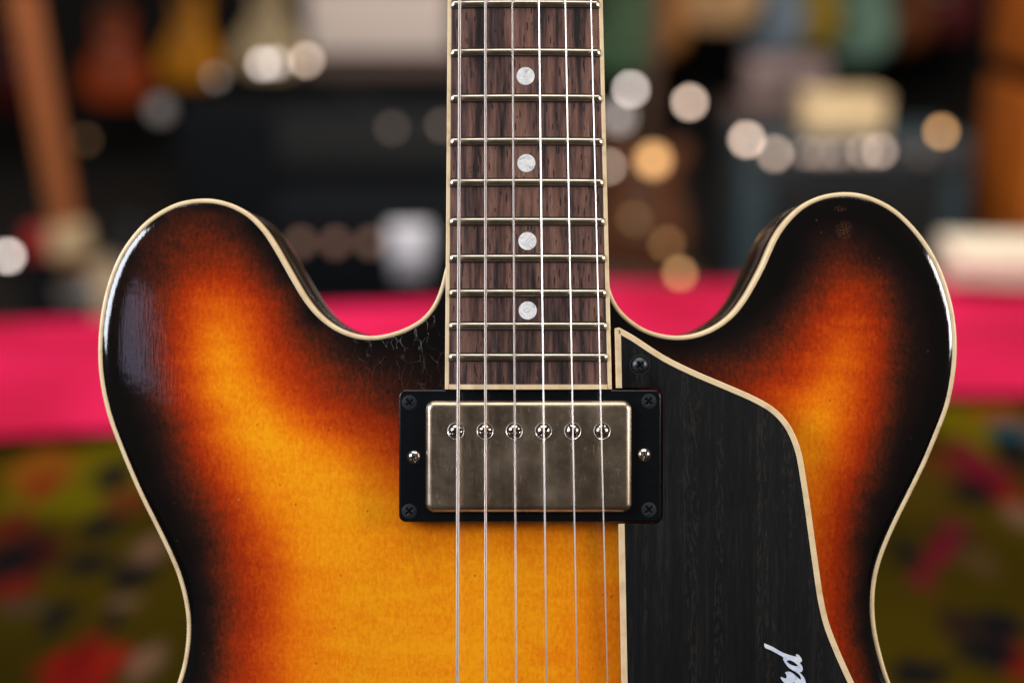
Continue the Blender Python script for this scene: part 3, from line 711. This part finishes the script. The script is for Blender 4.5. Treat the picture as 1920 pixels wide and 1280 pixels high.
# inlaid script letters
def crop(q): return P2(1400+q[0]/9.6, 1150+q[1]/9.6, HG)
lo = [(315, 530), (345, 540), (480, 600), (620, 680), (740, 730), (870, 765), (898, 766), (882, 738), (900, 724), (940, 742), (975, 785), (995, 830), (985, 862), (952, 872), (985, 920), (1006, 970), (1002, 1020), (978, 1045), (945, 1046),
      (985, 1085), (1030, 1140), (1056, 1200), (1068, 1270), (1060, 1350), (1000, 1350), (960, 1300), (900, 1262), (830, 1222), (850, 1262), (900, 1330), (820, 1320), (740, 1280), (680, 1240), (640, 1200), (610, 1150), (615, 1130), (660, 1150), (708, 1162), (722, 1130), (712, 1090), (690, 1055), (740, 1036), (800, 1050), (860, 1090), (920, 1145),
      (968, 1185), (978, 1175), (960, 1110), (905, 1058), (825, 1010), (750, 960), (692, 885), (655, 812), (664, 790), (640, 765), (560, 722), (430, 650), (332, 608)]
li = [(720, 845), (745, 832), (790, 835), (850, 865), (900, 905), (925, 932), (880, 940), (800, 915), (745, 882)]
lo2 = catmull([crop(q) for q in lo], True, .0004); li2 = catmull([crop(q) for q in li], True, .0003)
A2 = lo2 if area2(lo2) > 0 else lo2[::-1]; B2 = li2 if area2(li2) > 0 else li2[::-1]
pv_ = [Vector(map(float, q)) for q in list(A2)+list(B2)]; nA, nB = len(A2), len(B2)
ed = [(i, (i+1) % nA) for i in range(nA)]+[(nA+i, nA+(i+1) % nB) for i in range(nB)]
cdt = delaunay_2d_cdt(pv_, ed, [], 0, 1e-7)
vv = np.array([(q.x, q.y) for q in cdt[0]]); ff = [t_ for t_ in cdt[2]]
cen = np.array([vv[list(t_)].mean(0) for t_ in ff]); okf = inside(cen, A2) & ~inside(cen, B2)
lm = new_mat('pearl script inlay', (.55, .62, .74), .4, 0, .2); t = NT(lm)
t.link(t.ramp(t.noise(t.coord(), 260, 3, .6, 1.0), [(.3, (.34, .44, .62)), (.5, (.58, .64, .76)), (.7, (.78, .76, .72))]), 'Base Color')
let = mesh('lettering', [(x, y, HG+.00008) for x, y in vv], [ff[i] for i in range(len(ff)) if okf[i]], lm, guard)
let.data.shade_flat(); so = let.modifiers.new('thickness', 'SOLIDIFY'); so.thickness = .00012; so.offset = 0
let['label'] = 'pearly script letters "rd" of a word cut by the frame'

# ------------------------------------------------------------------ BACKGROUND SHOP
def at_floor(px, Z, z=0.0): q = BG(px, 640, Z); return Vector((q.x, q.y, z))
def zof(py, y):                 # world height seen at picture row py at world distance y
    a = R(PITCH)+math.atan((py-640)*S/D); return CAM.z-math.tan(a)*(y-CAM.y)
def mm(Z): return S/D*Z         # metres per picture pixel at distance Z
tolex = m_plain('black tolex', (.005, .0062, .008), .8, var=.3, scale=400)
NT(tolex).b.inputs['Specular IOR Level'].default_value = .06
grille = m_plain('dark grille cloth', (.004, .005, .006), .9, var=.5, scale=300)
def rod(name, a, b, r, mat, parent): return MB().tube([a, b], r, 10).build(name, mat, parent)
def amp(name, loc, w_, h_, d_, body, gr, panel, label, cat, knobs=(), knob_m=None, panel_z=None, panel_h=.07, grille_box=None, badge=None, rz=0):
    t_ = empty(name, loc, (0, 0, rz)); tag(t_, label, cat)
    MB().box((0, d_/2, h_/2), (w_, d_, h_), .012).build('cabinet', body, t_)
    if grille_box: x_, z_, a_, b_ = grille_box; MB().box((x_, -.004, z_), (a_, .012, b_), .004).build('grille', gr, t_)
    if panel is not None: pn_ = MB().box((0, -.005, panel_z), (w_*.92, .014, panel_h), .003).build('control_panel', panel, t_)
    for kx, kz, kr, km in knobs: MB().lathe([(kr, 0), (kr, .012), (kr*.8, .018), (kr*.1, .018)], (kx, -.012, kz), 'Y', 20).build('knob', km or knob_m, t_)
    MB().tube([(-.09, d_/2, h_), (-.08, d_/2, h_+.025), (.08, d_/2, h_+.025), (.09, d_/2, h_)], .008, 8).build('handle', body, t_)
    for sx in (-1, 1): MB().box((sx*(w_/2-.05), d_/2, -.008), (.04, d_*.8, .016), .003).build('foot', body, t_)
    return t_
silver = m_plain('brushed silver', (.55, .50, .47), .35, .8)
ivory = m_plain('ivory plastic', (.62, .50, .44), .5)
brownk = m_plain('bronze knob', (.85, .50, .38), .35, .3)
# large black cabinet, left of the neck
Z = 2.95; yb = at_floor(0, Z).y
a0 = at_floor(352, Z); a1 = at_floor(1085, Z); ytop = zof(212, a0.y); wA = a1.x-a0.x
gx0 = BG(540, 0, Z).x-(a0.x+a1.x)/2; gx1 = BG(1000, 0, Z).x-(a0.x+a1.x)/2; gz1 = zof(232, a0.y); gz0 = zof(330, a0.y)
cab = amp('speaker_cabinet', ((a0.x+a1.x)/2, a0.y, .016), wA, ytop-.016, .30, tolex, grille, None, 'big black speaker cabinet standing left of the guitar neck', 'speaker cabinet',
          grille_box=((gx0+gx1)/2, (gz0+gz1)/2, gx1-gx0, gz1-gz0))
# low black amplifier head on a stool in front with three knobs and a bright badge
Z = 2.25; q0 = BG(500, 460, Z); q1 = BG(860, 460, Z); yh = q0.y; zt = zof(400, yh); zb_ = zof(560, yh)
hd = empty('amplifier_head', ((q0.x+q1.x)/2, yh, zb_)); tag(hd, 'small black amplifier head with three bronze knobs and a bright silver plate', 'amplifier')
MB().box((0, .12, (zt-zb_)/2), (q1.x-q0.x, .24, zt-zb_), .01).build('case', tolex, hd)
for px in (565, 630, 695):
    k = BG(px, 455, Z); MB().lathe([(.010, 0), (.010, .010), (.008, .016), (.001, .016)], (k.x-hd.location.x, 0, zof(455, yh)-zb_), 'Y', 20).build('knob', ivory if px < 0 else brownk, hd)
k = BG(768, 455, Z); MB().box((k.x-hd.location.x, -.006, zof(452, yh)-zb_), (.066, .012, .060), .004).build('badge', m_plain('white enamel', (.80, .80, .86), .3), hd)
k = BG(768, 500, Z); MB().box((k.x-hd.location.x, -.005, zof(505, yh)-zb_), (.056, .010, .030), .003).build('lower_badge', m_plain('grey enamel', (.30, .29, .32), .4), hd)
stl = empty('stool', (hd.location.x, yh+.12, 0)); tag(stl, 'low black stool carrying the small amplifier head', 'stool')
MB().box((0, 0, zb_-.02), (.40, .26, .034), .006).build('seat', tolex, stl)
for sx in (-1, 1):
    for sy in (-1, 1): MB().box((sx*.17, sy*.10, (zb_-.037)/2), (.03, .03, zb_-.037), .002).build('leg', tolex, stl)
# pale amplifier on a rack behind the cabinet
def stand(cx_, cy_, z_, w_, d_, label):
    st = empty('equipment_stand', (cx_, cy_, 0)); tag(st, label, 'stand')
    MB().box((0, d_/2, z_-.021), (w_, d_, .04), .003).build('shelf', m_plain('brown shelf board', (.10, .060, .050), .7), st)
    for sx in (-1, 1): MB().box((sx*(w_/2-.02), d_/2, (z_-.042)/2), (.03, d_*.9, z_-.042), .002).build('leg', tolex, st)
Z = 3.9; q0 = BG(578, 112, Z); q1 = BG(846, 112, Z); zt = q0.z
wa = empty('white_amplifier', ((q0.x+q1.x)/2, q0.y, zt+.012)); tag(wa, 'pale cream amplifier head on a black stand behind the big black cabinet', 'amplifier')
palem = m_plain('pale vinyl', (.66, .56, .51), .7)
MB().box((0, .11, .14), (q1.x-q0.x, .22, .28), .012).build('case', palem, wa)
MB().box((0, -.004, .22), ((q1.x-q0.x)*.88, .012, .06), .003).build('control_panel', m_plain('grey panel', (.50, .44, .40), .5), wa)
MB().tube([(-.06, .11, .28), (-.05, .11, .302), (.05, .11, .302), (.06, .11, .28)], .006, 8).build('handle', tolex, wa)
for sx in (-1, 1): MB().box((sx*.12, .11, -.006), (.03, .18, .012), .002).build('foot', tolex, wa)
stand(wa.location.x, q0.y, zt, q1.x-q0.x+.04, .26, 'black stand under the pale cream amplifier head')
# blue-grey amplifier, right
Z = 3.0; a0 = at_floor(1372, Z); a1 = at_floor(1792, Z); yy = a0.y; zt = zof(262, yy); wB = a1.x-a0.x; xm = (a0.x+a1.x)/2
blue = m_plain('blue grey tolex', (.020, .040, .050), .6, var=.3, scale=300, bump=.0004)
kk = [(BG(px, 0, Z).x-xm, zof(290, yy)-.016, .013, silver) for px in (1505, 1530, 1555, 1580, 1605, 1690)]
ba = amp('blue_amplifier', (xm, yy, .016), wB, zt-.016, .26, blue, grille, m_plain('dark panel', (.045, .045, .048), .5), 'blue grey combo amplifier under the small cream box', 'amplifier', kk,
         panel_z=zof(292, yy)-.016, panel_h=.052, grille_box=(0, zof(405, yy)-.016, wB*.74, .17))
box_m = m_plain('cream card', (.80, .60, .34), .7)
q = BG(1568, 200, Z); cb = empty('cream_box', (q.x, yy+.06, zt+.001)); tag(cb, 'cream cardboard box sitting on the blue grey amplifier', 'box')
MB().box((0, .055, .036), (148*mm(Z), .11, .066), .004).build('carton', box_m, cb); MB().box((0, .055, .0755), (151*mm(Z), .115, .008), .002).build('lid', box_m, cb)
# pale mauve case behind
q = BG(1480, 140, 3.5); yc = q.y; mv = empty('mauve_case', (q.x, yc, zof(200, yc))); tag(mv, 'pale mauve case on a black stand behind the blue grey amplifier', 'case')
mh = zof(98, yc)-zof(185, yc)
MB().box((0, .06, mh/2), (155*mm(3.5), .12, mh), .01).build('shell', m_plain('mauve vinyl', (.24, .17, .165), .6), mv); MB().tube([(-.05, -.005, mh*.6), (-.04, -.03, mh*.6), (.04, -.03, mh*.6), (.05, -.005, mh*.6)], .006, 8).build('handle', tolex, mv)
stand(q.x, yc-.02, zof(200, yc), .3, .2, 'black stand under the pale mauve case')
# orange cabinets at the right edge
orange = m_plain('orange vinyl', (.44, .105, .005), .55, var=.35, scale=8)
for nm, p0, p1, lab in (('orange_cabinet', 180, None, 'lower orange speaker cabinet at the right edge of the picture'), ('orange_cabinet', -160, 142, 'upper orange speaker cabinet stacked on the lower one')):
    Z = 2.9; q = at_floor(1862, Z); zt_ = zof(p0, q.y); z0_ = .016 if p1 is None else zof(p1, q.y)
    t_ = empty(nm, (q.x+.37, q.y, z0_)); tag(t_, lab, 'speaker cabinet', 'orange cabinets stacked at the right')
    MB().box((0, .17, (zt_-z0_)/2), (.66, .34, zt_-z0_), .014).build('cabinet', orange, t_)
    MB().box((.02, -.003, (zt_-z0_)/2), (.50, .012, (zt_-z0_)*.75), .004).build('grille', m_plain('tan weave', (.30, .13, .04), .9), t_)
    ft = .016 if p1 is None else z0_-zof(180, q.y)
    for sx in (-1, 1): MB().box((sx*.28, .17, -ft/2), (.05, .28, ft), .003).build('foot', tolex, t_)
# cream box on the right end of the table
q = plane_hit(1862, 532, TABLE+.03)
cbx = empty('paper_stack', (q.x+.02, q.y-.03, TABLE+.030), (0, 0, R(-6))); tag(cbx, 'white stack of paper sheets on the pink cloth at the right', 'paper')
wp = m_plain('white paper', (.78, .68, .54), .8)
for k in range(2): MB().box((.004*k, .09-.003*k, .011+.0215*k), (.17*1.0, .15, .021), .002, (0, 0, R(2*k-2))).build('ream', wp, cbx)

# guitars on the racks behind
GO = [(0, 0), (.10, .005), (.158, .06), (.165, .13), (.135, .20), (.112, .25), (.118, .30), (.138, .345), (.128, .385), (.09, .395), (.060, .37), (.045, .335), (0, .33)]
GO = GO+[(-x, y) for x, y in GO[-2:0:-1]]
GO2 = [(0, 0), (.10, .006), (.155, .055), (.158, .12), (.118, .185), (.078, .235), (.064, .29), (.072, .345), (.060, .385), (0, .40)]      # pear-shaped
GO2 = GO2+[(-x, y) for x, y in GO2[-2:0:-1]]
def rack_guitar(name, loc, yaw, lean, col, label, neck_col=(.20, .09, .04), guard_col=None, board_col=(.05, .03, .02), scale=1.0, outline_=None, group='guitars hanging along the back wall', tilt=0, rough=.3):
    t_ = empty(name, loc, (R(90-lean), R(tilt), R(yaw))); t_.rotation_mode = 'XYZ'; t_.scale = (scale,)*3
    t_.rotation_euler = (Matrix.Rotation(R(yaw), 3, 'Z') @ Matrix.Rotation(R(tilt), 3, 'Y') @ Matrix.Rotation(R(90-lean), 3, 'X')).to_euler()
    tag(t_, label, 'guitar', group)
    bm_ = m_plain('rack guitar paint', col, .5, 0, .12, var=.35, scale=7); NT(bm_).b.inputs['Specular IOR Level'].default_value = .2
    plate('body', catmull(outline_ or GO, True, .012), -.045, 0, .006, bm_, t_)
    MB().box((0, .56, .004), (.046, .50, .022), .006).build('neck', m_plain('rack neck wood', neck_col, .4), t_)
    MB().box((0, .58, .0165), (.044, .46, .004), .001).build('fingerboard', m_plain('rack fingerboard wood', board_col, .6), t_)
    plate('headstock', [(-.028, .81), (-.04, .90), (-.03, .98), (.03, .98), (.04, .90), (.028, .81)], -.01, .008, .003, bm_, t_)
    for y in (.17, .27): MB().box((0, y, .004), (.08, .03, .012), .003).build('pickup', silver, t_)
    MB().box((0, .11, .005), (.09, .014, .012), .003).build('bridge', silver, t_)
    if guard_col: plate('pickguard', [(.02, .12), (.09, .10), (.12, .16), (.095, .26), (.08, .33), (.02, .31)], .0005, .003, .0005, m_plain('rack guard', guard_col, .4), t_)
    return t_
RG = [('rack_guitar', 215, 194, 5.25, -12, (.40, .060, .010), 'reddish brown guitar, leftmost of the two beside the black cabinet top', None),
      ('rack_guitar', 350, 158, 5.2, -30, (.80, .31, .012), 'amber yellow guitar between the reddish and the cream guitars', None),
      ('rack_guitar', 500, 138, 5.25, -20, (.80, .62, .36), 'cream guitar hanging beside the pale amplifier head', None),
      ('rack_guitar', 1152, 140, 5.3, -50, (.13, .25, .13), 'green guitar just right of the foreground neck', None),
      ('rack_guitar', 1212, 104, 5.2, -58, (.55, .24, .07), 'orange guitar between the green and the peach coloured guitars', None),
      ('rack_guitar', 1338, 52, 5.1, -40, (.75, .45, .22), 'peach coloured guitar hanging highest above the added bulbs', None),
      ('rack_guitar', 1428, 98, 5.2, -60, (.30, .40, .50), 'pale blue guitar left of the mustard one', None),
      ('rack_guitar', 1494, 90, 5.2, -64, (.50, .32, .03), 'mustard guitar between the pale blue and the mint guitars', None),
      ('rack_guitar', 1588, 112, 5.2, -58, (.24, .42, .32), 'mint green guitar right of the mustard one', None),
      ('rack_guitar', 1665, 90, 5.3, -60, (.20, .06, .02), 'rust brown guitar between the mint and the dark red guitars', None),
      ('rack_guitar', 1745, 70, 5.3, -45, (.10, .012, .012), 'dark red guitar near the orange cabinets', None),
      ('rack_guitar', 10, 205, 5.2, -40, (.10, .006, .008), 'dark crimson guitar at the left edge', None)]
for nm, px, pyb, Z, yaw, col, lab, gc in RG:
    q = BG(px, pyb, Z); z_ = q.z
    rack_guitar(nm, (q.x, q.y, z_), yaw, 6, col, lab, guard_col=gc, scale=.86 if px < 600 and px > 100 else 1.0, outline_=GO2 if (100 < px < 600 or px == 1338) else None)
# wall hangers that hold the necks
for px, pyb, Z, tone in [(a_[1], a_[2], a_[3], a_[6]) for a_ in RG]:
    q = BG(px, pyb, Z); nk_ = tone.split(',')[0].replace(' guitar', ''); nk_ = ' '.join(tone.split()[:2]) if len(tone.split()[0]) < 20 else tone.split()[0]
    yk = q.y+.80*math.sin(R(6)); zk = q.z+.80
    hg_ = empty('wall_hanger', (q.x, 5.49, zk)); tag(hg_, 'black wall hanger holding the neck of the '+nk_.replace(' guitar', '')+' guitar', 'wall hanger', 'wall hangers above the guitars')
    MB().box((0, 0, 0), (.06, .018, .10), .003).build('plate', tolex, hg_)
    MB().tube([(0, 0, 0), (0, yk-.02-5.49, 0)], .006, 8).build('arm', tolex, hg_)
    MB().tube([(-.035, yk-.05-5.49, .005), (-.033, yk-5.49, 0), (.033, yk-5.49, 0), (.035, yk-.05-5.49, .005)], .006, 8).build('yoke', tolex, hg_)
# black guitar leaning at the left with a brown neck
Z = 2.75; q = BG(150, 700, Z)
lg = rack_guitar('leaning_guitar', (q.x+.040, q.y, 0.02), -8, 10, (.008, .008, .009), 'black guitar with a brown neck leaning at the far left', (.30, .085, .018), (.45, .33, .20), board_col=(.30, .085, .018), group=None, tilt=-10, scale=1.10)

plate('neck_plate', rrect(-.028, .335, .040, .395, .01), .0012, .030, .002, m_plain('old cream celluloid', (.50, .36, .20), .5), lg)
plate('strap_end', rrect(-.078, .345, -.034, .400, .01), .0012, .022, .002, m_plain('red leather', (.35, .012, .012), .7), lg)
# brown guitar standing low between the neck and the right horn
q = BG(1182, 640, 3.5); yb_ = q.y
rack_guitar('standing_guitar', (q.x, yb_, zof(500, yb_)), -35, 8, (.16, .060, .028), 'dull brown guitar standing low right of the foreground neck', group=None, scale=.8)
stand(q.x, yb_-.10, zof(506, yb_), .32, .24, 'black stand under the dull brown guitar')
# invented glowing globes on wires, added to make the blurred light discs
def bulb_mat(name, col, st_):
    m = bpy.data.materials.new(name); m.use_nodes = True; b = m.node_tree.nodes['Principled BSDF']
    b.inputs['Base Color'].default_value = (.02, .02, .02, 1); b.inputs['Specular IOR Level'].default_value = .1; b.inputs['Emission Color'].default_value = (*col, 1); b.inputs['Emission Strength'].default_value = st_
    m.cycles.emission_sampling = 'NONE'; return m
WARM = (1.0, .74, .58); AMB = (1.0, .52, .20); COOL = (1.0, .86, .78)
wire_m = m_plain('black wire', (.01, .01, .01), .6)
def BYP(px, py, y): d_ = BG(px, py, 1.0)-CAM; return CAM+d_*((y-CAM.y)/d_.y)
def bokeh_string(name, label, items, Z):
    t_ = empty(name, BG(items[0][0], items[0][1]-60, Z)); tag(t_, label, 'string lights'); o = t_.location
    pp = []
    for px, py, col, st_, rad, zz in items:
        c = BYP(px, py, BG(960, 640, zz).y)-o; st_ = st_*.70; rad = rad*(.85 if rad < .015 else 1); pp.append(c+Vector((0, .012, rad+.006)))
        MB().lathe([(rad*math.sin(a)+1e-5, -rad*math.cos(a)) for a in np.linspace(0.05, math.pi-.05, 9)], c, n=16).build('bulb', bulb_mat('bokeh bulb', col, st_), t_)
    w2 = []
    for a, b in zip(pp[:-1], pp[1:]):
        for k in range(8): s_ = k/8; w2.append(a.lerp(b, s_)-Vector((0, 0, .05*4*s_*(1-s_)*min(1, (b-a).length))))
    w2.append(pp[-1]); MB().tube(w2, .0012, 5).build('wire', wire_m, t_)
bokeh_string('bokeh_bulbs', 'added string of glowing globes for blurred light discs over the black cabinet at the left', [(15, 480, COOL, 16, .009, 2.6), (160, 262, AMB, .8, .010, 3.0), (300, 205, COOL, .35, .02, 2.9), (405, 145, COOL, 1.3, .010, 2.88), (493, 120, COOL, 9, .010, 2.88), (516, 118, COOL, 6, .010, 2.88), (574, 113, WARM, 9, .010, 2.88), (735, 240, WARM, .9, .010, 2.8), (830, 235, WARM, 1.2, .010, 2.8)], 3.0)
bokeh_string('bokeh_bulbs', 'added string of glowing globes for blurred light discs hanging right of the foreground neck', [(1183, 168, COOL, 17, .010, 3.2), (1140, 312, WARM, 8, .010, 3.2), (1225, 300, AMB, 4.6, .021, 3.2), (1190, 410, AMB, 1.6, .012, 3.2), (1250, 457, AMB, 4.0, .010, 2.9), (1275, 513, AMB, 6, .0095, 2.4), (1160, 220, COOL, 1.8, .022, 3.3)], 3.2)
bokeh_string('bokeh_bulbs', 'added string of glowing globes for blurred light discs and knob glints along the blue grey amplifier', [(1293, 192, WARM, 15, .010, 2.9), (1400, 262, WARM, 16, .010, 2.9), (1453, 288, WARM, 8, .010, 2.9), (1512, 286, WARM, 2.6, .010, 2.9), (1540, 288, WARM, 2.6, .010, 2.9), (1572, 287, WARM, 2.6, .010, 2.9), (1620, 284, WARM, 4.5, .010, 2.9), (1650, 283, WARM, 7, .010, 2.9), (1765, 247, AMB, 10, .010, 2.9)], 2.9)
